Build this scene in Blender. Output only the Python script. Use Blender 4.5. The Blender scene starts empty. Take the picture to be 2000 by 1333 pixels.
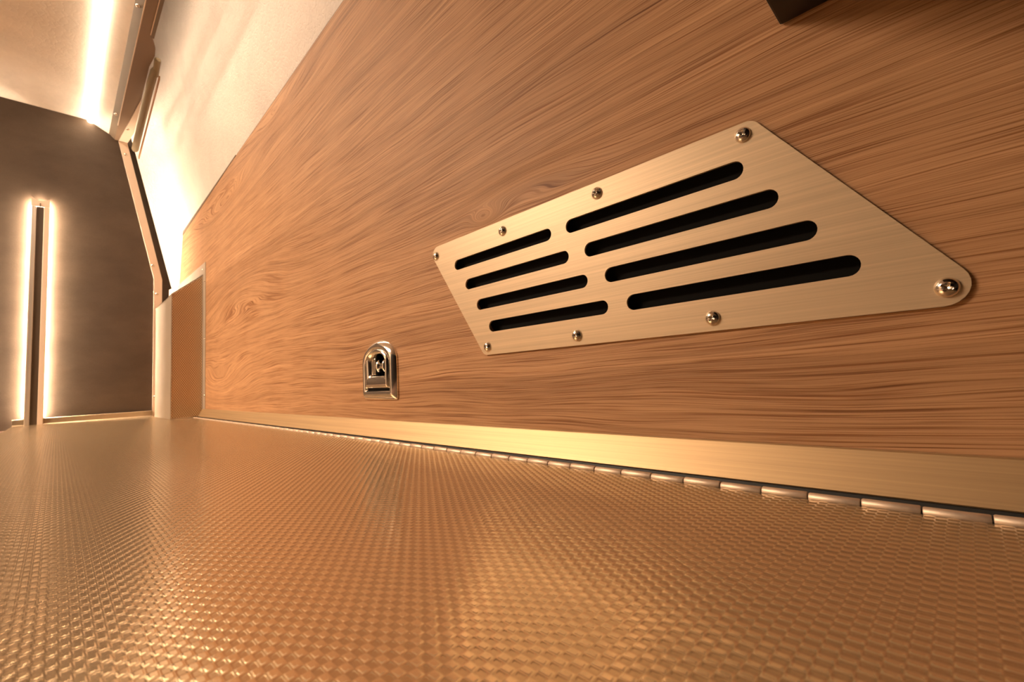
import bpy, bmesh, math
import numpy as np
from mathutils import Vector, Matrix

sc = bpy.context.scene
COL = sc.collection
PI = math.pi

# ------------------------------------------------------------------ camera
# x runs along the wood wall towards the back of the cabin, y points from the
# wood wall into the cabin, z is up; the bed shelf lies at z = 0.
CAMX = Vector((-0.70454064, -0.70791559, -0.04977951))
CAMD = Vector((0.09143196, -0.02098774, -0.99559013))
CAMF = Vector((0.70374902, -0.70598515, 0.07951282))
cd = bpy.data.cameras.new('camera'); cam = bpy.data.objects.new('camera', cd); COL.objects.link(cam)
cam.matrix_world = Matrix((
    (CAMX[0], -CAMD[0], -CAMF[0], 0.0),
    (CAMX[1], -CAMD[1], -CAMF[1], 0.0),
    (CAMX[2], -CAMD[2], -CAMF[2], 0.06),
    (0, 0, 0, 1)))
cd.sensor_width = 36.0; cd.lens = 16.0; cd.clip_start = 0.005; cd.clip_end = 20
cd.dof.use_dof = True; cd.dof.focus_distance = 0.27; cd.dof.aperture_fstop = 22.0
sc.camera = cam

# ------------------------------------------------------------------ world, exposure
LIGHT = (1.0, 0.775, 0.56)
w = bpy.data.worlds.new('world'); sc.world = w; w.use_nodes = True
w.node_tree.nodes['Background'].inputs[0].default_value = (1.0, 0.74, 0.5, 1)
w.node_tree.nodes['Background'].inputs[1].default_value = 0.02
sc.view_settings.view_transform = 'Standard'; sc.view_settings.look = 'None'
sc.view_settings.gamma = 1.0; sc.view_settings.use_curve_mapping = False
sc.view_settings.exposure = 0.0
CEIL_LED = 52.0      # glow of the ceiling LED line
ROOM_LED = 63.0     # glow of the second LED line over the cabin
NICHE_LED = 36.0     # glow of the LED line hidden behind the bronze rail
BAR_LED = 2500.0      # glow of the tapes behind the light bar
sc.cycles.max_bounces = 10; sc.cycles.diffuse_bounces = 6; sc.cycles.glossy_bounces = 6
sc.cycles.use_denoising = True
sc.cycles.sample_clamp_indirect = 6.0

# ------------------------------------------------------------------ helpers
def tag(o, label=None, cat=None, group=None, kind=None):
    if label: o['label'] = label
    if cat: o['category'] = cat
    if group: o['group'] = group
    if kind: o['kind'] = kind
    return o

def thing(name, label, cat, loc=(0, 0, 0), group=None):
    o = bpy.data.objects.new(name, None); COL.objects.link(o)
    o.location = loc; o.empty_display_size = 0.02
    return tag(o, label, cat, group)

def origin(o):
    p = Vector((0, 0, 0))
    while o is not None:
        p += o.location; o = o.parent
    return p

def link(name, me, mat, parent=None, loc=None):
    o = bpy.data.objects.new(name, me); COL.objects.link(o)
    if mat and not me.materials: me.materials.append(mat)
    if parent: o.parent = parent
    if loc is not None: o.location = Vector(loc) - (origin(parent) if parent else Vector((0, 0, 0)))
    return o

class MB:
    def __init__(s): s.v = []; s.f = []
    def add(s, vs, fs):
        k = len(s.v); s.v += [tuple(p) for p in vs]; s.f += [tuple(i + k for i in f) for f in fs]; return s
    def box(s, a, b):
        (x0, y0, z0), (x1, y1, z1) = a, b
        return s.add([(x0,y0,z0),(x1,y0,z0),(x1,y1,z0),(x0,y1,z0),(x0,y0,z1),(x1,y0,z1),(x1,y1,z1),(x0,y1,z1)],
                     [(3,2,1,0),(4,5,6,7),(0,1,5,4),(1,2,6,5),(2,3,7,6),(3,0,4,7)])
    def prism(s, poly, fn, d0, d1):
        n = len(poly)
        return s.add([fn(p, d0) for p in poly] + [fn(p, d1) for p in poly],
                     [tuple(range(n))[::-1], tuple(range(n, 2*n))] + [(i, (i+1) % n, n+(i+1) % n, n+i) for i in range(n)])
    def loft(s, rings, cap0=True, cap1=True):
        n = len(rings[0]); vs = [p for r in rings for p in r]; fs = []
        for k in range(len(rings)-1):
            for i in range(n):
                j = (i+1) % n; fs.append((k*n+i, k*n+j, (k+1)*n+j, (k+1)*n+i))
        if cap0: fs.append(tuple(range(n))[::-1])
        if cap1: fs.append(tuple(range((len(rings)-1)*n, len(rings)*n)))
        return s.add(vs, fs)
    def tube(s, pts, r, n=12, rs=None):
        pts = [Vector(p) for p in pts]; rings = []
        for i, p in enumerate(pts):
            d = (pts[min(i+1, len(pts)-1)] - pts[max(i-1, 0)]).normalized()
            a = d.cross(Vector((0, 0, 1)));
            if a.length < 1e-4: a = d.cross(Vector((0, 1, 0)))
            a.normalize(); b = d.cross(a)
            q = rs[i] if rs else r
            rings.append([p + a*math.cos(t)*q + b*math.sin(t)*q for t in [2*PI*k/n for k in range(n)]])
        return s.loft(rings)
    def mesh(s, name, off=(0, 0, 0), smooth=False, fix=True):
        me = bpy.data.meshes.new(name)
        o = Vector(off)
        me.from_pydata([tuple(Vector(p) - o) for p in s.v], [], s.f)
        if fix:
            bm = bmesh.new(); bm.from_mesh(me)
            bmesh.ops.recalc_face_normals(bm, faces=bm.faces); bm.to_mesh(me); bm.free()
        if smooth:
            me.polygons.foreach_set('use_smooth', [True]*len(me.polygons))
            me.set_sharp_from_angle(angle=math.radians(38))
        me.update(); return me
    def build(s, name, mat, parent=None, smooth=False, bevel=0.0, fix=True):
        if parent: off = origin(parent); me = s.mesh(name, off, smooth, fix)
        else:
            c = np.array(s.v); off = Vector(((c[:,0].min()+c[:,0].max())/2, (c[:,1].min()+c[:,1].max())/2, c[:,2].min()))
            me = s.mesh(name, off, smooth, fix)
        o = link(name, me, mat, parent)
        if not parent: o.location = off
        if bevel:
            m = o.modifiers.new('bevel', 'BEVEL'); m.width = bevel; m.segments = 2; m.limit_method = 'ANGLE'
        return o

XZ = lambda p, d: (p[0], d, p[1])
YZ = lambda p, d: (d, p[0], p[1])
XY = lambda p, d: (p[0], p[1], d)

def holed(outer, holes, y_front, y_back):
    """flat plate in the xz plane with holes; returns an MB with thickness along y"""
    bm = bmesh.new(); edges = []
    for loop in [outer] + holes:
        vs = [bm.verts.new((p[0], p[1], 0)) for p in loop]
        edges += [bm.edges.new((vs[i], vs[(i+1) % len(vs)])) for i in range(len(vs))]
    bmesh.ops.triangle_fill(bm, edges=edges, use_beauty=True, use_dissolve=False)
    bm.verts.index_update()
    v = [(q.co.x, q.co.y) for q in bm.verts]; f = [tuple(q.index for q in fc.verts) for fc in bm.faces]; bm.free()
    n = len(v); m = MB()
    fs = list(f) + [tuple(i+n for i in t)[::-1] for t in f]
    k = 0
    for loop in [outer] + holes:
        L = len(loop)
        fs += [(k+i, k+(i+1) % L, n+k+(i+1) % L, n+k+i) for i in range(L)]; k += L
    m.add([(p[0], y_front, p[1]) for p in v] + [(p[0], y_back, p[1]) for p in v], fs)
    return m

def rounded(poly, rs, n=8):
    out = []; N = len(poly)
    for i in range(N):
        p = Vector(poly[i]); a = (Vector(poly[i-1]) - p).normalized(); b = (Vector(poly[(i+1) % N]) - p).normalized()
        r = rs[i] if isinstance(rs, (list, tuple)) else rs
        ang = a.angle(b); t = r / math.tan(ang/2)
        c = p + (a + b).normalized() * (r / math.sin(ang/2))
        s0 = p + a*t - c; s1 = p + b*t - c
        th = s0.angle(s1); sg = 1 if s0.cross(s1) > 0 else -1
        for k in range(n+1):
            q = s0.copy(); q.rotate(Matrix.Rotation(sg*th*k/n, 2)); out.append(tuple(c + q))
    return out

def slot_poly(xa, xb, z, r, n=10):
    a, b = min(xa, xb), max(xa, xb); out = []
    for k in range(n+1):
        t = -PI/2 + PI*k/n; out.append((b + r*math.cos(t), z + r*math.sin(t)))
    for k in range(n+1):
        t = PI/2 + PI*k/n; out.append((a + r*math.cos(t), z + r*math.sin(t)))
    return out

def dshape(xc, hw, zb, zt, ah, n=20, rb=0.002):
    """arched (tombstone) outline with a flattened arch of height ah, counter-clockwise in xz"""
    zc = zt - ah; out = []
    for k in range(4):
        a = PI + PI/2*k/3
        out.append((xc - hw + rb + rb*math.cos(a), zb + rb + rb*math.sin(a)))
    for k in range(4):
        a = 1.5*PI + PI/2*k/3
        out.append((xc + hw - rb + rb*math.cos(a), zb + rb + rb*math.sin(a)))
    for k in range(n+1):
        a = PI*k/n; c, t = math.cos(a), math.sin(a)
        out.append((xc + hw*math.copysign(abs(c)**0.97, c), zc + ah*abs(t)**0.97))
    return out

def emboss(u0, u1, v0, v1, cu, cv, h, fn, inset=0.13):
    """woven-look embossed sheet: a checker of raised and sunk pads, one mesh"""
    nu = int(round((u1-u0)/cu)); nv = int(round((v1-v0)/cv))
    cu = (u1-u0)/nu; cv = (v1-v0)/nv
    gu, gv = np.meshgrid(np.arange(nu+1), np.arange(nv+1), indexing='ij')
    G = np.stack([u0+gu*cu, v0+gv*cv, np.zeros_like(gu, float)], -1).reshape(-1, 3)
    iu, iv = np.meshgrid(np.arange(nu), np.arange(nv), indexing='ij')
    hh = np.where((iu+iv) % 2 == 0, h, -h)
    P = []
    for q in (inset, inset+0.09):                       # shoulder ring, then the flat of the pad
        for du, dv in ((q, q), (1-q, q), (1-q, 1-q), (q, 1-q)):
            P.append(np.stack([u0+(iu+du)*cu, v0+(iv+dv)*cv, hh], -1))
    P = np.stack(P, 2).reshape(-1, 3)
    V = np.concatenate([G, P]); V = fn(V[:, 0], V[:, 1], V[:, 2])
    g = lambda a, b: (a*(nv+1)+b).reshape(-1)
    c = [g(iu, iv), g(iu+1, iv), g(iu+1, iv+1), g(iu, iv+1)]
    b = (nu+1)*(nv+1) + 8*np.arange(nu*nv)
    F = [np.stack([b+4, b+5, b+6, b+7], -1)]
    for k in range(4):
        j = (k+1) % 4
        F.append(np.stack([c[k], c[j], b+j, b+k], -1))
        F.append(np.stack([b+k, b+j, b+4+j, b+4+k], -1))
    F = np.concatenate(F).astype(np.int32)
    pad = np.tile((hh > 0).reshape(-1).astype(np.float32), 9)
    return V, F, pad

def np_mesh(name, V, F, pad, smooth=True):
    me = bpy.data.meshes.new(name)
    me.vertices.add(len(V)); me.vertices.foreach_set('co', V.astype(np.float32).reshape(-1))
    me.loops.add(F.size); me.loops.foreach_set('vertex_index', F.reshape(-1))
    me.polygons.add(len(F)); me.polygons.foreach_set('loop_start', np.arange(0, F.size, F.shape[1], dtype=np.int32))
    me.polygons.foreach_set('use_smooth', np.full(len(F), smooth))
    me.update(calc_edges=True)
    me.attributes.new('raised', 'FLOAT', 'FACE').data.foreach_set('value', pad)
    return me

# ------------------------------------------------------------------ materials
def mat(name):
    m = bpy.data.materials.new(name); m.use_nodes = True
    nt = m.node_tree; b = nt.nodes['Principled BSDF']; return m, nt, b

class NT:
    def __init__(s, nt): s.nt = nt
    def n(s, t, **kw):
        q = s.nt.nodes.new(t)
        for k, v in kw.items(): setattr(q, k, v)
        return q
    def l(s, a, b): s.nt.links.new(a, b)
    def val(s, sock, v):
        if isinstance(v, (int, float)): sock.default_value = v
        elif isinstance(v, (tuple, list)): sock.default_value = v
        else: s.l(v, sock)
    def m(s, op, a, b=None, c=None):
        q = s.n('ShaderNodeMath', operation=op); s.val(q.inputs[0], a)
        if b is not None: s.val(q.inputs[1], b)
        if c is not None: s.val(q.inputs[2], c)
        return q.outputs[0]
    def pos(s): return s.n('ShaderNodeNewGeometry').outputs['Position']
    def mapping(s, v, scale, loc=(0, 0, 0)):
        q = s.n('ShaderNodeMapping'); s.l(v, q.inputs[0]); q.inputs['Scale'].default_value = scale; q.inputs['Location'].default_value = loc
        return q.outputs[0]
    def noise(s, v, scale, detail=4, rough=0.5, dist=0.0):
        q = s.n('ShaderNodeTexNoise'); s.l(v, q.inputs['Vector']); q.inputs['Scale'].default_value = scale
        q.inputs['Detail'].default_value = detail; q.inputs['Roughness'].default_value = rough; q.inputs['Distortion'].default_value = dist
        return q.outputs[0]
    def ramp(s, v, stops):
        q = s.n('ShaderNodeValToRGB'); s.l(v, q.inputs[0]); e = q.color_ramp.elements
        while len(e) < len(stops): e.new(0.5)
        for el, (p, c) in zip(e, stops): el.position = p; el.color = (*c, 1) if len(c) == 3 else c
        return q.outputs[0]
    def mix(s, f, a, b, blend='MIX'):
        q = s.n('ShaderNodeMix', data_type='RGBA', blend_type=blend)
        s.val(q.inputs[0], f)
        for sock, v in ((q.inputs[6], a), (q.inputs[7], b)):
            if isinstance(v, tuple): sock.default_value = (*v, 1) if len(v) == 3 else v
            else: s.l(v, sock)
        return q.outputs[2]
    def bump(s, h, strength, dist, bsdf):
        q = s.n('ShaderNodeBump'); q.inputs['Strength'].default_value = strength; q.inputs['Distance'].default_value = dist
        s.l(h, q.inputs['Height']); s.l(q.outputs[0], bsdf.inputs['Normal'])

def plain(name, col, rough=0.5, metal=0.0, spec=0.5):
    m, nt, b = mat(name); b.inputs['Base Color'].default_value = (*col, 1); b.inputs['Roughness'].default_value = rough
    b.inputs['Metallic'].default_value = metal; b.inputs['Specular IOR Level'].default_value = spec
    return m

def emit(name, col, s):
    m, nt, b = mat(name); b.inputs['Base Color'].default_value = (0.8, 0.78, 0.72, 1)
    b.inputs['Emission Color'].default_value = (*col, 1); b.inputs['Emission Strength'].default_value = s; return m

def wood():
    m, nt, b = mat('walnut_laminate'); t = NT(nt); P = t.pos()
    sep = t.n('ShaderNodeSeparateXYZ'); t.l(P, sep.inputs[0]); x, z = sep.outputs[0], sep.outputs[2]
    # height field whose contour lines are the growth rings
    warp = t.noise(t.mapping(P, (1.6, 1.6, 9)), 1.0, 3, 0.5)
    f = t.m('ADD', z, t.m('MULTIPLY', t.m('SUBTRACT', warp, 0.5), 0.048))
    fine = t.noise(t.mapping(P, (5, 5, 50)), 1.0, 2, 0.5)
    f = t.m('ADD', f, t.m('MULTIPLY', t.m('SUBTRACT', fine, 0.5), 0.0028))
    for xk, zk, sx, sz, amp in ((0.283, 0.199, 0.016, 0.007, 0.013), (0.232, 0.210, 0.060, 0.012, -0.011),
                                (1.12, 0.478, 0.26, 0.028, 0.044), (0.85, 0.530, 0.22, 0.022, 0.024),
                                (1.20, 0.075, 0.20, 0.045, 0.045), (1.02, 0.26, 0.24, 0.05, -0.048), (0.60, 0.50, 0.16, 0.018, 0.018)):
        dx = t.m('DIVIDE', t.m('SUBTRACT', x, xk), sx); dz = t.m('DIVIDE', t.m('SUBTRACT', z, zk), sz)
        d2 = t.m('ADD', t.m('MULTIPLY', dx, dx), t.m('MULTIPLY', dz, dz))
        f = t.m('ADD', f, t.m('MULTIPLY', t.m('EXPONENT', t.m('MULTIPLY', d2, -1.0)), amp))
    cmb = t.n('ShaderNodeCombineXYZ'); t.l(t.m('MULTIPLY', x, 0.010), cmb.inputs[0]); t.l(f, cmb.inputs[2])
    q = cmb.outputs[0]
    r1 = t.noise(q, 130, 3, 0.6); r2 = t.noise(q, 420, 2, 0.6); band = t.noise(q, 26, 2, 0.5)
    cmb2 = t.n('ShaderNodeCombineXYZ'); t.l(t.m('MULTIPLY', x, 0.0075), cmb2.inputs[0]); t.l(f, cmb2.inputs[2])
    pores = t.noise(cmb2.outputs[0], 900, 3, 0.65)
    cmb3 = t.n('ShaderNodeCombineXYZ'); t.l(t.m('MULTIPLY', x, 0.007), cmb3.inputs[0]); t.l(f, cmb3.inputs[2])
    r3 = t.noise(cmb3.outputs[0], 620, 2, 0.6)
    v = t.m('ADD', t.m('MULTIPLY', r1, 0.42), t.m('ADD', t.m('MULTIPLY', r2, 0.28), t.m('MULTIPLY', band, 0.30)))
    v = t.m('ADD', t.m('MULTIPLY', v, 0.78), t.m('MULTIPLY', r3, 0.22))
    col = t.ramp(v, [(0.34, (0.29, 0.145, 0.066)), (0.45, (0.435, 0.236, 0.117)), (0.56, (0.555, 0.312, 0.160)), (0.68, (0.65, 0.380, 0.205))])
    pm = t.ramp(pores, [(0.38, (0.42, 0.27, 0.16)), (0.49, (1, 1, 1))])
    col = t.mix(0.74, col, pm, 'MULTIPLY')
    cmb4 = t.n('ShaderNodeCombineXYZ'); t.l(t.m('MULTIPLY', x, 0.0055), cmb4.inputs[0]); t.l(f, cmb4.inputs[2])
    pore2 = t.noise(cmb4.outputs[0], 1900, 2, 0.6)
    col = t.mix(0.62, col, t.ramp(pore2, [(0.34, (0.36, 0.21, 0.11)), (0.46, (1, 1, 1))]), 'MULTIPLY')
    t.l(col, b.inputs['Base Color'])
    hgt = t.m('ADD', t.m('MULTIPLY', pores, 0.6), t.m('ADD', t.m('MULTIPLY', pore2, 0.5), t.m('MULTIPLY', r3, 0.5)))
    t.bump(hgt, 0.7, 0.0006, b)
    b.inputs['Roughness'].default_value = 0.55; b.inputs['Specular IOR Level'].default_value = 0.22
    return m

def brushed(name, col, rough, metal, axis=(6, 900, 900), bump=0.12):
    m, nt, b = mat(name); t = NT(nt); P = t.pos()
    n1 = t.noise(t.mapping(P, axis), 1.0, 3, 0.6)
    n2 = t.noise(t.mapping(P, (axis[0]*0.35, axis[1]*0.3, axis[2]*0.3)), 1.0, 2, 0.5)
    v = t.m('ADD', t.m('MULTIPLY', n1, 0.6), t.m('MULTIPLY', n2, 0.4))
    a = tuple(c*0.84 for c in col); c2 = tuple(min(1, c*1.08) for c in col)
    t.l(t.ramp(v, [(0.35, a), (0.65, c2)]), b.inputs['Base Color'])
    t.l(t.m('ADD', rough-0.06, t.m('MULTIPLY', n1, 0.12)), b.inputs['Roughness'])
    b.inputs['Metallic'].default_value = metal
    t.bump(v, bump, 0.0003, b)
    return m

def vinyl(name, col, scale=70, bump=0.35, var=0.10, rough=0.55):
    m, nt, b = mat(name); t = NT(nt); P = t.pos()
    big = t.noise(t.mapping(P, (5, 5, 5)), 1.0, 5, 0.6, 0.6)
    n1 = t.noise(t.mapping(P, (scale*0.8, scale, scale*0.55)), 1.0, 5, 0.62, 1.2)
    q = t.n('ShaderNodeTexVoronoi', feature='DISTANCE_TO_EDGE'); q.inputs['Scale'].default_value = scale*2.2
    wv = t.n('ShaderNodeVectorMath', operation='ADD'); t.l(t.mapping(P, (1, 1, 0.6)), wv.inputs[0])
    nv = t.n('ShaderNodeTexNoise'); nv.inputs['Scale'].default_value = scale*0.8; t.l(P, nv.inputs['Vector'])
    sc_ = t.n('ShaderNodeVectorMath', operation='SCALE'); sc_.inputs['Scale'].default_value = 0.012; t.l(nv.outputs['Color'], sc_.inputs[0])
    t.l(sc_.outputs[0], wv.inputs[1]); t.l(wv.outputs[0], q.inputs['Vector'])
    crease = t.ramp(q.outputs['Distance'], [(0.0, (0, 0, 0)), (0.16, (1, 1, 1))])
    lo = tuple(c*(1-var) for c in col); hi = tuple(min(1, c*(1+var*0.7)) for c in col)
    c0 = t.ramp(big, [(0.35, lo), (0.65, hi)])
    c0 = t.mix(0.25, c0, t.ramp(n1, [(0.3, lo), (0.7, hi)]))
    t.l(c0, b.inputs['Base Color']); b.inputs['Roughness'].default_value = rough; b.inputs['Specular IOR Level'].default_value = 0.3
    h = t.m('ADD', t.m('MULTIPLY', n1, 0.8), t.m('MULTIPLY', crease, 0.3))
    t.bump(h, bump, 0.0016, b)
    return m

M = {}
M['wood'] = wood()
M['cream'] = vinyl('cream_vinyl', (0.74, 0.655, 0.58), 70, 0.8, 0.12)
M['ceil'] = vinyl('ceiling_vinyl', (0.80, 0.72, 0.62), 40, 0.15, 0.14)
def suede():
    m, nt, b = mat('dark_suede'); t = NT(nt); P = t.pos()
    a = t.noise(t.mapping(P, (9, 7, 12)), 1.0, 6, 0.62); c = t.noise(P, 420, 3, 0.6)
    v = t.m('ADD', t.m('MULTIPLY', a, 0.75), t.m('MULTIPLY', c, 0.25))
    t.l(t.ramp(v, [(0.34, (0.040, 0.026, 0.016)), (0.66, (0.064, 0.043, 0.027))]), b.inputs['Base Color'])
    b.inputs['Roughness'].default_value = 0.75; b.inputs['Specular IOR Level'].default_value = 0.25
    t.bump(c, 0.25, 0.0006, b); return m
M['dark'] = suede()
M['slot'] = plain('dark_slot', (0.06, 0.038, 0.020), 0.5)
M['plate'] = brushed('brushed_plate', (0.64, 0.475, 0.305), 0.48, 0.4)
M['strip'] = brushed('brushed_strip', (0.55, 0.37, 0.195), 0.50, 0.75)
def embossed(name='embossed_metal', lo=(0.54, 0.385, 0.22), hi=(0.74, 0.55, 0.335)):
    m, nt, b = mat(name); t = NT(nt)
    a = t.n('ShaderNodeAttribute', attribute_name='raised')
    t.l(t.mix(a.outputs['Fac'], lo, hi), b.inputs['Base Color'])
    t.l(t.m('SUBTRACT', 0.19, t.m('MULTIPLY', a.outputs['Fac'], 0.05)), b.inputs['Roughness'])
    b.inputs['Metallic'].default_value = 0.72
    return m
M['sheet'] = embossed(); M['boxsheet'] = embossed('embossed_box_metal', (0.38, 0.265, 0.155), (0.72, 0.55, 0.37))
M['lip'] = plain('lip_metal', (0.62, 0.48, 0.32), 0.25, 0.8)
M['boxmet'] = plain('smooth_sheet_metal', (0.33, 0.268, 0.20), 0.50, 0.15)
M['flange'] = plain('flange_metal', (0.60, 0.51, 0.41), 0.42, 0.5)
M['hinge'] = brushed('hinge_metal', (0.74, 0.58, 0.44), 0.5, 0.7, (300, 900, 900))
M['chrome'] = plain('chrome', (0.95, 0.93, 0.90), 0.11, 1.0)
M['steel'] = plain('screw_steel', (0.80, 0.74, 0.66), 0.16, 1.0)
M['black'] = plain('black_rubber', (0.018, 0.016, 0.014), 0.5)
M['hole'] = plain('black_mesh', (0.006, 0.005, 0.004), 0.8, 0.0, 0.1)
M['blackbox'] = plain('black_paint', (0.012, 0.010, 0.008), 0.45)
M['trim'] = plain('tan_trim', (0.64, 0.50, 0.38), 0.42, 0.15)
M['rail'] = plain('bronze_rail', (0.135, 0.098, 0.064), 0.6, 0.0)
M['rail2'] = plain('brown_soffit', (0.19, 0.125, 0.078), 0.55, 0.1)
M['strut'] = plain('olive_brown_sleeve', (0.19, 0.14, 0.075), 0.6)
M['edge'] = plain('brown_edge', (0.30, 0.15, 0.07), 0.6)
M['alu'] = brushed('satin_aluminium', (0.80, 0.72, 0.62), 0.30, 0.8, (900, 900, 6))
M['counter'] = plain('brown_counter', (0.16, 0.085, 0.05), 0.5)
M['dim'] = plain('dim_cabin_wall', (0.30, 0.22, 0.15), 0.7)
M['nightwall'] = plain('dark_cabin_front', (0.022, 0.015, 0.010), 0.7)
M['led_ceiling'] = emit('led_ceiling_glow', LIGHT, CEIL_LED)
M['led_room'] = emit('led_room_glow', LIGHT, ROOM_LED)
M['led_niche'] = emit('led_niche_glow', LIGHT, NICHE_LED)
M['led_tape'] = emit('led_tape_glow', LIGHT, BAR_LED)

W = -0.257          # face of the wood wall
XB = 1.70           # face of the dark back wall

# ------------------------------------------------------------------ structure
PLATE = [(0.3634, 0.1885), (0.2886, 0.0798), (-0.0125, 0.0800), (0.0686, 0.1888)]     # sharp corners, x then z
cen = (0.177, 0.134)
vent_hole = [(cen[0]+(x-cen[0])*0.87, cen[1]+(z-cen[1])*0.82) for x, z in PLATE]
LX, LZB, LZT, LHW = 0.4660, 0.0425, 0.1087, 0.0365
latch_hole = dshape(LX, 0.019, 0.062, 0.096, 0.010)
outer = [(-0.75, -0.03), (1.680, -0.03), (1.6755, 0.36), (1.6203, 0.5313), (1.0919, 0.5529), (0.6573, 0.5636), (0.5362, 0.5665), (-0.75, 0.5850)]
o = holed(outer, [vent_hole, latch_hole], W, W-0.010).build('wall_right', M['wood']); tag(o, 'walnut-look wood panel wall with long horizontal grain', None, None, 'structure')

# leaning cream wall that curves inwards just before it meets the back wall
def lean(x, z):
    q = min(max((x-1.44)/0.25, 0.0), 1.0)
    f = lambda h: -0.2825 + 0.215*(h-0.50) + 0.012*h*q + 0.0625*(0.22*q + 0.78*q**8)
    return f(z)
xs = [-0.75, -0.3, 0.1, 0.5, 0.9, 1.2, 1.38, 1.4385, 1.44, 1.4415] + [1.44+0.0125*k for k in range(1, 15)] + [1.62+0.005*k for k in range(15)]
zs = [0.0, 0.15, 0.3, 0.45, 0.6, 0.8, 1.0]
m = MB(); vs = []; fs = []
for x in xs:
    zb = 0.525 if x < 1.60 else 0.390 - 0.016*(x-1.60)/0.09
    for z in zs: vs.append((x, lean(x, zb+z*(1.06-zb)), zb+z*(1.06-zb)))
nz = len(zs); n0 = len(vs)
vs += [(x, y-0.006, z) for x, y, z in vs]
for i in range(len(xs)-1):
    for j in range(nz-1):
        a = i*nz+j; fs.append((a, a+nz, a+nz+1, a+1)); fs.append((n0+a, n0+a+1, n0+a+nz+1, n0+a+nz))
for i in range(len(xs)-1):
    for j in (0, nz-1): a = i*nz+j; fs.append((a, a+nz, n0+a+nz, n0+a))
for j in range(nz-1):
    for i in (0, len(xs)-1): a = i*nz+j; fs.append((a, a+1, n0+a+1, n0+a))
o = m.add(vs, fs).build('wall_upper_right', M['cream'], smooth=True)
tag(o, 'cream leather-look wall panel leaning inwards above the wood wall', None, None, 'structure')

m = MB().box((XB, -0.310, -0.50), (XB+0.012, 1.10, 1.072)); o = m.build('wall_back', M['dark']); tag(o, 'dark brown suede-look back wall', None, None, 'structure')
m = MB().box((-1.1, -0.047, 0.848), (XB+0.012, 1.10, 0.860)); o = m.build('ceiling', M['ceil']); tag(o, 'cream vinyl ceiling', None, None, 'structure')
m = MB().prism([(-0.047, 0.8480), (-0.0922, 0.8228), (-0.0922, 0.8320), (-0.047, 0.860)], YZ, -1.1, XB)
o = m.build('trim_1', M['ceil']); tag(o, 'cream sloping cove between ceiling and bronze rail', None, None, 'structure')
m = MB().box((-1.1, -0.30, 1.060), (XB, -0.030, 1.072)); o = m.build('trim_6', M['ceil']); tag(o, 'cream lid closing the niche above the bronze rail', None, None, 'structure')
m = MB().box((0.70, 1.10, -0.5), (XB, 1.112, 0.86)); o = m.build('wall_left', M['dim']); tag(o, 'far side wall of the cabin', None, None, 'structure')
m = MB().box((-1.1, 1.10, -0.5), (0.70, 1.112, 0.86)); o = m.build('wall_left_front', M['nightwall']); tag(o, 'unseen front part of the far cabin side, darkened to cut bounce light', None, None, 'structure')  # out of view; dark panel added for less fill and dark latch reflections
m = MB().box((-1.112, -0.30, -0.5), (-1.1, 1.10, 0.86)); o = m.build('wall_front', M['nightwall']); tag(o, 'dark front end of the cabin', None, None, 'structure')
m = MB().box((-1.1, -0.30, -0.512), (XB, 1.10, -0.50)); o = m.build('floor', M['counter']); tag(o, 'dark brown cabin floor', None, None, 'structure')

# tan trim strip framing the back wall, bent where the cabin side leans in
ctr = [(-0.1992, -0.06), (-0.1988, 0.4070), (-0.1130, 0.8062), (-0.1325, 0.8062), (-0.2186, 0.4052), (-0.2190, -0.06)]
trim2 = MB().prism(ctr, YZ, 1.694, 1.6995).build('trim_2', M['trim']); tag(trim2, 'tan trim strip bordering the dark back wall', None, None, 'structure')

# ------------------------------------------------------------------ screws
def screw_mesh(name, R, h, n=48, axis='y', cross=True):
    """domed screw head with a cross recess; base disc at the origin, dome towards +y (or -x)"""
    radii = [0, .08, .16, .22, .28, .34, .40, .46, .52, .60, .70, .80, .88, .94, .98, 1.0]
    def height(r, t):
        z = h*(1 - r**2.6)**0.72 if r < 1 else 0.0
        if cross:
            c, s = abs(math.cos(t-0.5))*r, abs(math.sin(t-0.5))*r
            k = min(max(c, s)/0.50, 1.0)
            wd = 0.15*(1-0.35*k)
            if min(c, s) < wd and max(c, s) < 0.50: z -= h*0.85*(1-0.5*max(c, s)/0.50)
        return z
    vs = [(0, height(0, 0), 0)]; fs = []
    for r in radii[1:]:
        for k in range(n):
            t = 2*PI*k/n; vs.append((r*R*math.cos(t), height(r, t), r*R*math.sin(t)))
    for k in range(n): fs.append((0, 1+(k+1) % n, 1+k))
    for q in range(len(radii)-2):
        a, b = 1+q*n, 1+(q+1)*n
        for k in range(n): fs.append((a+k, a+(k+1) % n, b+(k+1) % n, b+k))
    a = 1+(len(radii)-2)*n; b = len(vs)
    vs += [(R*math.cos(2*PI*k/n), -h*0.25, R*math.sin(2*PI*k/n)) for k in range(n)]
    for k in range(n): fs.append((a+k, a+(k+1) % n, b+(k+1) % n, b+k))
    if axis == 'x': vs = [(-y, x, z) for x, y, z in vs]
    if axis == 'z': vs = [(x, z, -y) for x, y, z in vs]
    m = MB().add(vs, fs); return m.mesh(name, smooth=True)

SCR = screw_mesh('screw', 0.0040, 0.0021, 72)
SCRX = screw_mesh('screw', 0.0042, 0.0026, 20, 'x')
SCRZ = screw_mesh('screw', 0.0042, 0.0026, 20, 'z')
RIV = screw_mesh('rivet', 0.0021, 0.0013, 14, 'y', False)
for me, mt in ((SCR, 'steel'), (SCRX, 'steel'), (SCRZ, 'steel'), (RIV, 'steel')): me.materials.append(M[mt])

for y, z in ((-0.1294, 0.7701), (-0.1956, 0.4473), (-0.2062, 0.3616), (-0.2049, 0.0561)):
    link('screw', SCRX, None, trim2, (1.6935, y, z))

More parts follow.
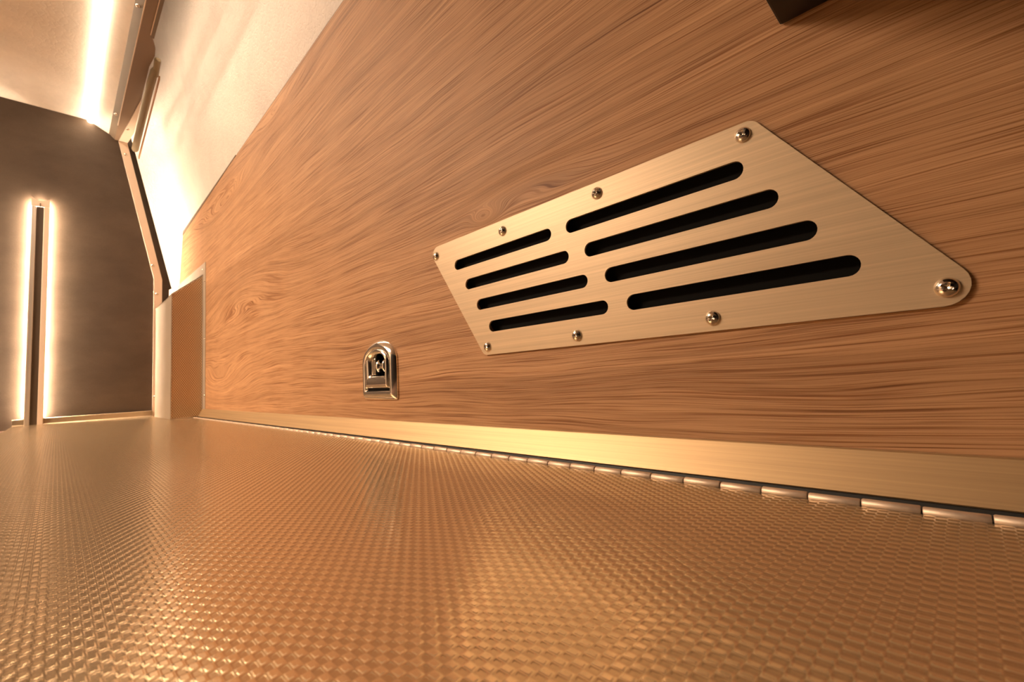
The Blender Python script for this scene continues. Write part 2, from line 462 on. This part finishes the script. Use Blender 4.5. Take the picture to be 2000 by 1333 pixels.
# ------------------------------------------------------------------ wood wall's edge strip
m = MB().add([(1.05, W-0.004, 0.5550), (1.6215, W-0.004, 0.5320), (1.6215, W-0.004, 0.5420), (1.05, W-0.004, 0.5565),
              (1.05, W+0.0006, 0.5550), (1.6215, W+0.0006, 0.5320), (1.6215, W+0.0006, 0.5420), (1.05, W+0.0006, 0.5565)],
             [(3,2,1,0),(4,5,6,7),(0,1,5,4),(1,2,6,5),(2,3,7,6),(3,0,4,7)])
o = m.build('trim_3', M['rail']); tag(o, 'tapering bronze edge strip along the top of the wood wall', None, None, 'structure')

top = [(1.05, 0.5542), (0.6573, 0.5636), (0.5362, 0.5665), (-0.74, 0.5850)]
m = MB().prism(top + [(x, z+0.0052) for x, z in top[::-1]], XZ, W-0.0075, W-0.0022)  # black strip gives the shade of the gap by its colour
o = m.build('trim_5', M['black']); tag(o, 'thin black strip standing in for the shaded gap between wood wall and cream panel', None, None, 'structure')

# ------------------------------------------------------------------ bed shelf
BX0, BX1, BY0, BY1 = -0.14, 1.690, -0.2350, 0.0770
bed = thing('bed_shelf', 'embossed bronze-coloured metal bed shelf hinged to the wood wall', 'bed shelf', (0.775, -0.08, -0.03))
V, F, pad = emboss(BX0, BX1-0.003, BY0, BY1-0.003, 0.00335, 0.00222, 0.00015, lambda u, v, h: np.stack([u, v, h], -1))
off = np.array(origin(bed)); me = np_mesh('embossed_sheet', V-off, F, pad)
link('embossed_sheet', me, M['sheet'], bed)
MB().box((BX0, BY0, -0.0300), (BX1, BY1, -0.0004)).build('core_board', M['boxmet'], bed)
m = MB().prism([(BX1-0.0034, -0.0003), (BX1-0.0020, 0.0020), (BX1-0.0014, 0.0150), (BX1-0.0006, 0.0158), (BX1+0.0008, 0.0158), (BX1+0.0012, -0.0003)],
               lambda p, d: (p[0], d, p[1]), -0.1985, BY1); m.build('end_lip', M['lip'], bed)
m = MB().prism([(BY1-0.0032, -0.0003), (BY1-0.0030, 0.0003), (BY1-0.0004, 0.0004), (BY1+0.0006, -0.0004), (BY1+0.0008, -0.0110), (BY1-0.0002, -0.0110), (BY1-0.0002, -0.0003)],
               lambda p, d: (d, p[0], p[1]), BX0, BX1); m.build('side_edge', M['lip'], bed)

# ------------------------------------------------------------------ piano hinge
hinge = thing('piano_hinge', 'long bronze piano hinge between the bed shelf and the wall strip', 'hinge', (0.6, -0.2374, -0.003))
PITCH = 0.01887; X0 = -0.0008
def knuckle_mesh():
    L = PITCH-0.0005; r = 0.0022; n = 14
    prof = [(-L/2, r*0.86), (-L/2+0.0004, r), (L/2-0.0004, r), (L/2, r*0.86)]
    rings = [[(px, q*math.cos(2*PI*k/n), q*math.sin(2*PI*k/n)) for k in range(n)] for px, q in prof]
    return MB().loft(rings).mesh('knuckle', smooth=True)
KN = knuckle_mesh(); KN.materials.append(M['hinge'])
k0, k1 = -5, 70
for k in range(k0, k1+1):
    link('knuckle', KN, None, hinge, (X0 + (k+0.5)*PITCH, -0.2374, 0.0003 + (0.00025 if k % 2 else 0.0)))
xa, xb = X0+k0*PITCH, X0+(k1+1)*PITCH
m = MB(); m.tube([(xa, -0.2374, 0.0003), (xb, -0.2374, 0.0003)], 0.0012, 8); m.build('pin', M['black'], hinge)
m = MB().box((xa, -0.2398, -0.0040), (xb, -0.2380, -0.0012)); m.build('leaf', M['black'], hinge)

g = MB().prism([(-0.2480, -0.004), (-0.2480, 0.0022), (-0.2450, 0.0022), (-0.2446, 0.0008), (-0.2420, 0.0012), (-0.2412, 0.0003), (-0.2400, 0.0003), (-0.2398, -0.004)], YZ, -0.30, 1.343)
o = g.build('rubber_gasket', M['black']); tag(o, 'thin black rubber gasket lying between the hinge and the brushed strip', 'gasket')

m = MB().prism([(-0.2568, -0.012), (-0.2568, 0.0204), (-0.2555, 0.0204), (-0.2547, 0.0198), (-0.2452, 0.0030), (-0.2456, 0.0024), (-0.2482, 0.0024), (-0.2482, -0.012)], YZ, -0.60, 1.343)
o = m.build('kick_strip', M['strip']); tag(o, 'long sloping brushed gold metal strip along the foot of the wood wall', 'strip')

# ------------------------------------------------------------------ vent grille
vent = thing('vent_grille', 'brushed gold slanted vent plate with eight slots screwed on the wood wall', 'vent', (0.177, W, 0.0798))
outl = rounded(PLATE, [0.0075, 0.0075, 0.0090, 0.0080])
slots = []
for i in range(4):
    z = 0.1642 - 0.0203*i
    slots.append(slot_poly(0.3190-0.0143*i, 0.2130-0.0148*i, z, 0.0047))
    slots.append(slot_poly(0.1897-0.0149*i, 0.0800-0.0149*i, z+0.0006*(3-i)/3, 0.0050))
holed(outl, slots, W+0.0016, W+0.0001).build('face_plate', M['plate'], vent)
MB().prism(vent_hole, XZ, W-0.0050, W-0.0062).build('mesh_backing', M['hole'], vent)
for x, z in ((0.3516, 0.1795), (0.2592, 0.1797), (0.1668, 0.1810), (0.0738, 0.1822), (0.2838, 0.0866), (0.1906, 0.0868), (0.0976, 0.0871), (0.0036, 0.0876)):
    link('screw', SCR, None, vent, (x, W+0.0021, z))

# ------------------------------------------------------------------ latch
latch = thing('slam_latch', 'arched chrome slam latch set in the wood wall', 'latch', (LX, W, LZB))
def dring(off, y): return [(x, y, z) for x, z in dshape(LX, LHW-off, LZB+off, LZT-off, 0.0240-off*0.6, 24, max(0.003-off*0.1, 0.0015))]
rings = [dring(0, W), dring(0, W+0.0016), dring(0.0010, W+0.0028), dring(0.0046, W+0.0056), dring(0.0060, W+0.0060), dring(0.0082, W+0.0058), dring(0.0096, W+0.0048), dring(0.0100, W+0.0016)]
MB().loft(rings, False, False).build('bezel', M['chrome'], latch, smooth=True)
PHW, PZB, PZT = 0.0242, 0.0560, 0.0990
def pring(off, y): return [(x, y, z) for x, z in dshape(LX, PHW-off, PZB+off, PZT-off, 0.0135-off*0.4, 24, 0.002)]
HHW, HZB, HZT = 0.0160, 0.0690, 0.0935
def hring(off, y): return [(x, y, z) for x, z in dshape(LX, HHW-off, HZB+off, HZT-off, 0.0085-off*0.4, 24, 0.003)]
rings = [pring(-0.001, W+0.0018), pring(0.0, W+0.0052), pring(0.0012, W+0.0064), pring(0.0030, W+0.0068), hring(-0.0030, W+0.0060), hring(-0.0010, W+0.0050), hring(0.0, W+0.0034), hring(0.0, W-0.0040)]
MB().loft(rings, False, False).build('paddle', M['chrome'], latch, smooth=True)
rc = MB()
rc.loft([[(x, W+0.0014, z) for x, z in dshape(LX, LHW-0.0098, LZB+0.0098, LZT-0.0098, 0.0150, 24)], [(x, W+0.0014, z) for x, z in dshape(LX, HHW+0.001, HZB-0.001, HZT+0.001, 0.0085, 24)],
         [(x, W-0.0085, z) for x, z in dshape(LX, HHW+0.001, HZB-0.001, HZT+0.001, 0.0085, 24)]], False, True)
rc.build('recess', M['hole'], latch)
sp = MB()
prof = [(-0.0105, 0.0066), (-0.0095, 0.0072), (-0.0080, 0.0066), (-0.0074, 0.0034), (0.0020, 0.0034), (0.0028, 0.0064), (0.0040, 0.0070), (0.0052, 0.0062), (0.0056, 0.0030), (0.0100, 0.0030)]
sp.loft([[(LX+px, W-0.0008+r*math.cos(2*PI*k/20)*0.62, 0.0800+r*math.sin(2*PI*k/20)) for k in range(20)] for px, r in prof])
sp.build('spool', M['chrome'], latch, smooth=True)
MB().box((LX+0.0085, W-0.0040, 0.0705), (LX+0.0145, W+0.0024, 0.0890)).build('striker', M['steel'], latch, bevel=0.0008)

# ------------------------------------------------------------------ corner box housing at the end of the shelf
bx = thing('corner_housing', 'tall bronze metal housing with embossed front boxed onto the far end of the wood wall', 'housing', (1.46, -0.225, 0.0))
FX = 1.343; BYO = -0.1915
zt = lambda y: 0.3022 + (BYO-y)*0.86
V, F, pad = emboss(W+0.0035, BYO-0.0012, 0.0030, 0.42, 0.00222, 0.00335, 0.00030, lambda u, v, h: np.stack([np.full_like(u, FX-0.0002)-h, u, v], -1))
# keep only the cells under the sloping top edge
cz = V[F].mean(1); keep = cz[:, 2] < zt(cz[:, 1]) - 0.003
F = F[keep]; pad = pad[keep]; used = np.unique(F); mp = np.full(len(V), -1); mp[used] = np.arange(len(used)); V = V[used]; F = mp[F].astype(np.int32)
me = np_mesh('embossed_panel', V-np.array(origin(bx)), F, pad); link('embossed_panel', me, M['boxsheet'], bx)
MB().prism([(BYO, 0.0005), (BYO, 0.3022), (W+0.0015, zt(W+0.0015)), (W+0.0015, 0.0005)], YZ, FX+0.0004, FX+0.0020).build('front_panel', M['flange'], bx)
MB().prism([(FX-0.0010, 0.0005), (FX-0.0010, 0.3022), (1.586, 0.3010), (1.586, 0.0005)], lambda p, d: (p[0], d, p[1]), BYO-0.0016, BYO).build('side_panel', M['boxmet'], bx)
MB().add([(FX+0.0004, BYO, 0.3022), (1.605, BYO, 0.3010), (1.605, W+0.0015, zt(W+0.0015)), (FX+0.0004, W+0.0015, zt(W+0.0015)),
          (FX+0.0004, BYO, 0.3006), (1.605, BYO, 0.2994), (1.605, W+0.0015, zt(W+0.0015)-0.0016), (FX+0.0004, W+0.0015, zt(W+0.0015)-0.0016)],
         [(0,1,2,3),(7,6,5,4),(0,4,5,1),(1,5,6,2),(2,6,7,3),(3,7,4,0)]).build('top_panel', M['boxmet'], bx)
MB().prism([(1.3185, 0.0175), (1.3185, 0.3850), (1.618, 0.3890), (1.618, 0.345), (FX+0.001, 0.345), (FX+0.001, 0.0175)], XZ, W+0.0002, W+0.0014).build('wall_flange', M['flange'], bx)
MB().add([(1.618, W+0.0014, 0.3890), (1.655, -0.2510, 0.3830), (1.6885, -0.2345, 0.3760), (1.6885, -0.2345, 0.33), (1.655, -0.2510, 0.33), (1.618, W+0.0014, 0.33),
          (1.618, W+0.0002, 0.3890), (1.655, -0.2522, 0.3830), (1.6885, -0.2357, 0.3760), (1.6885, -0.2357, 0.33), (1.655, -0.2522, 0.33), (1.618, W+0.0002, 0.33)],
         [(0,1,4,5),(1,2,3,4),(11,10,7,6),(10,9,8,7),(0,6,7,1),(1,7,8,2),(2,8,9,3),(3,9,10,4),(4,10,11,5),(5,11,6,0)]).build('end_flange', M['flange'], bx)
for x, z in ((1.349, 0.3712), (1.493, 0.3677), (1.3225, 0.3368), (1.3235, 0.1926), (1.3245, 0.0533)):
    link('rivet', RIV, None, bx, (x, W+0.0015, z))

# ------------------------------------------------------------------ ceiling rail with soffit bracket
rail = thing('ceiling_rail', 'bronze-brown rail with soffit along the ceiling cove', 'rail', (0.8, -0.11, 0.80))
MB().prism([(-0.0916, 0.8230), (-0.1030, 0.8108), (-0.1044, 0.8100), (-0.1060, 0.8130), (-0.0916, 0.8290)], YZ, -0.9, 1.698).build('front_face', M['rail'], rail)
MB().prism([(-0.1036, 0.8084), (-0.1052, 0.8082), (-0.1052, 0.8106), (-0.1036, 0.8110)], YZ, -0.9, 1.60).build('edge_highlight', M['trim'], rail)  # lighter strip paints the highlight along the rail's lower edge
MB().prism([(-0.9, -0.1046), (1.70, -0.1046), (1.70, -0.1300), (1.41, -0.1366), (1.2616, -0.1345), (1.21, -0.1385), (1.1838, -0.1362), (1.160, -0.1300), (1.1357, -0.1232), (-0.9, -0.1232)], XY, 0.8095, 0.8125).build('soffit', M['rail2'], rail)
MB().prism([(-0.1224, 0.8078), (-0.1238, 0.8078), (-0.1238, 0.8100), (-0.1224, 0.8100)], YZ, -0.9, 1.14).build('soffit_highlight', M['trim'], rail)  # lighter strip paints the highlight on the soffit's outer edge
MB().prism([(-0.1240, 0.8090), (-0.1300, 0.8090), (-0.1300, 0.8140), (-0.1240, 0.8140)], YZ, -0.9, 1.15).build('outer_strip', M['rail'], rail)
MB().prism([(1.698, -0.1130), (1.698, -0.1330), (1.6167, -0.1410), (1.4087, -0.1372)], XY, 0.8070, 0.8092).build('gusset', M['trim'], rail)
link('screw', SCRZ, None, rail, (1.603, -0.1260, 0.8066))
for x, y, z in ((1.0757, -0.0966, 0.8160), (1.55, -0.0975, 0.8152)):
    link('screw', SCRZ, None, rail, (x, y, z))

# strut with brown sleeve hanging beside the rail
st = thing('lift_strut', 'olive brown padded strut hanging under the ceiling rail by the cream wall', 'strut', (1.6, -0.142, 0.745))
MB().tube([(1.2400, -0.1440, 0.7960), (1.2440, -0.1440, 0.7985), (1.2560, -0.1430, 0.7990), (1.285, -0.1425, 0.7955), (1.34, -0.1415, 0.7870), (1.592, -0.1415, 0.7500), (1.598, -0.1415, 0.7490)], 0.008, 14,
          [0.003, 0.0062, 0.0076, 0.0080, 0.0080, 0.0080, 0.0062]).build('sleeve', M['strut'], st, smooth=True)
MB().tube([(1.215, -0.1440, 0.8060), (1.262, -0.1460, 0.7950)], 0.006, 12).build('rod_end', M['strut'], st, smooth=True)
m = MB().prism([(1.245, 0.7870), (1.605, 0.7370), (1.605, 0.7290), (1.245, 0.7790)], XZ, -0.1500, -0.1525); o = m.build('trim_4', M['edge'])
tag(o, 'brown edge strip running beside the padded strut', None, None, 'structure')

# ------------------------------------------------------------------ ceiling LED line
led = thing('ceiling_light', 'glowing LED light line in the cove along the ceiling', 'ceiling light', (1.2, -0.053, 0.84))
MB().prism([(-0.0460, 0.8476), (-0.0455, 0.8455), (-0.0465, 0.8430), (-0.0490, 0.8410), (-0.0520, 0.8400), (-0.0550, 0.8402), (-0.0575, 0.8415), (-0.0500, 0.8462)], YZ, 0.70, 1.6985).build('diffuser', M['led_ceiling'], led)
MB().prism([(-0.0462, 0.8479), (-0.0490, 0.8478), (-0.0575, 0.8420), (-0.0590, 0.8418), (-0.0520, 0.8470)], YZ, 0.70, 1.6985).build('channel', M['alu'], led)

led2 = thing('cabin_light', 'wide LED light panel across the cabin ceiling', 'ceiling light', (0.9, 0.70, 0.84))
MB().box((0.80, 0.600, 0.8440), (1.480, 0.850, 0.8478)).build('diffuser', M['led_room'], led2)

led3 = thing('niche_light', 'LED line tucked behind the bronze rail washing the cream wall panel', 'wall light', (1.0, -0.119, 0.8125))
MB().box((-0.30, -0.1240, 0.8290), (1.690, -0.1188, 0.8345)).build('diffuser', M['led_niche'], led3)
MB().box((-0.60, -0.1186, 0.8127), (1.690, -0.1170, 0.8380)).build('channel', M['rail'], led3)

# ------------------------------------------------------------------ light bar on the back wall
bar = thing('light_bar', 'upright backlit light bar with bright edges on the dark back wall', 'wall light', (1.69, 0.040, 0.0))
YA, YB = 0.0232, 0.0568
ZT = 0.5915
MB().box((1.6780, YA, -0.02), (1.6925, 0.0338, 0.568)).build('side_rail', M['trim'], bar, bevel=0.0012)
MB().box((1.6780, 0.0472, -0.02), (1.6925, YB, 0.568)).build('side_rail', M['alu'], bar, bevel=0.0012)
MB().box((1.6845, 0.0330, -0.02), (1.6870, 0.0480, 0.568)).build('slot_insert', M['slot'], bar)
MB().add([(1.6775, YA, 0.5690), (1.6775, YB, 0.5690), (1.6775, YB, ZT), (1.6775, 0.047, ZT-0.008), (1.6775, 0.033, ZT-0.008), (1.6775, YA, ZT-0.002),
          (1.6830, YA, 0.5690), (1.6830, YB, 0.5690), (1.6830, YB, ZT), (1.6830, 0.047, ZT-0.008), (1.6830, 0.033, ZT-0.008), (1.6830, YA, ZT-0.002)],
         [(0,1,2,3,4,5), (11,10,9,8,7,6), (0,1,7,6), (1,2,8,7), (2,3,9,8), (3,4,10,9), (4,5,11,10), (5,0,6,11)]).build('end_cap', M['trim'], bar)
MB().box((1.6750, 0.0392, 0.566), (1.6790, 0.0418, 0.576)).build('clip', M['rail2'], bar, bevel=0.0006)
MB().box((1.6870, 0.0385, -0.02), (1.6995, 0.0415, 0.585)).build('spine', M['alu'], bar)
CH = MB().box((-0.0014, -0.0010, -0.0014), (0.0014, 0.0010, 0.0014)).mesh('led_chip'); CH.materials.append(M['led_tape'])
for yy in (0.0285, 0.0515):
    for k in range(71):
        link('led_chip', CH, None, bar, (1.6960, yy, 0.022 + 0.0080*k))

# ------------------------------------------------------------------ black cabinet over the vent, counter beyond the shelf
cab = thing('overhead_cabinet', 'black box cabinet jutting from the wood wall above the vent', 'cabinet', (-0.12, -0.23, 0.231))
MB().box((-0.36, W+0.0005, 0.2310), (0.0522, -0.1200, 0.5200)).build('body', M['blackbox'], cab, bevel=0.0012)
ct = MB().box((-0.9, 0.0790, -0.034), (1.698, 0.60, -0.010)).build('side_counter', M['counter']); tag(ct, 'dark brown counter beyond the outer edge of the bed shelf', 'counter')
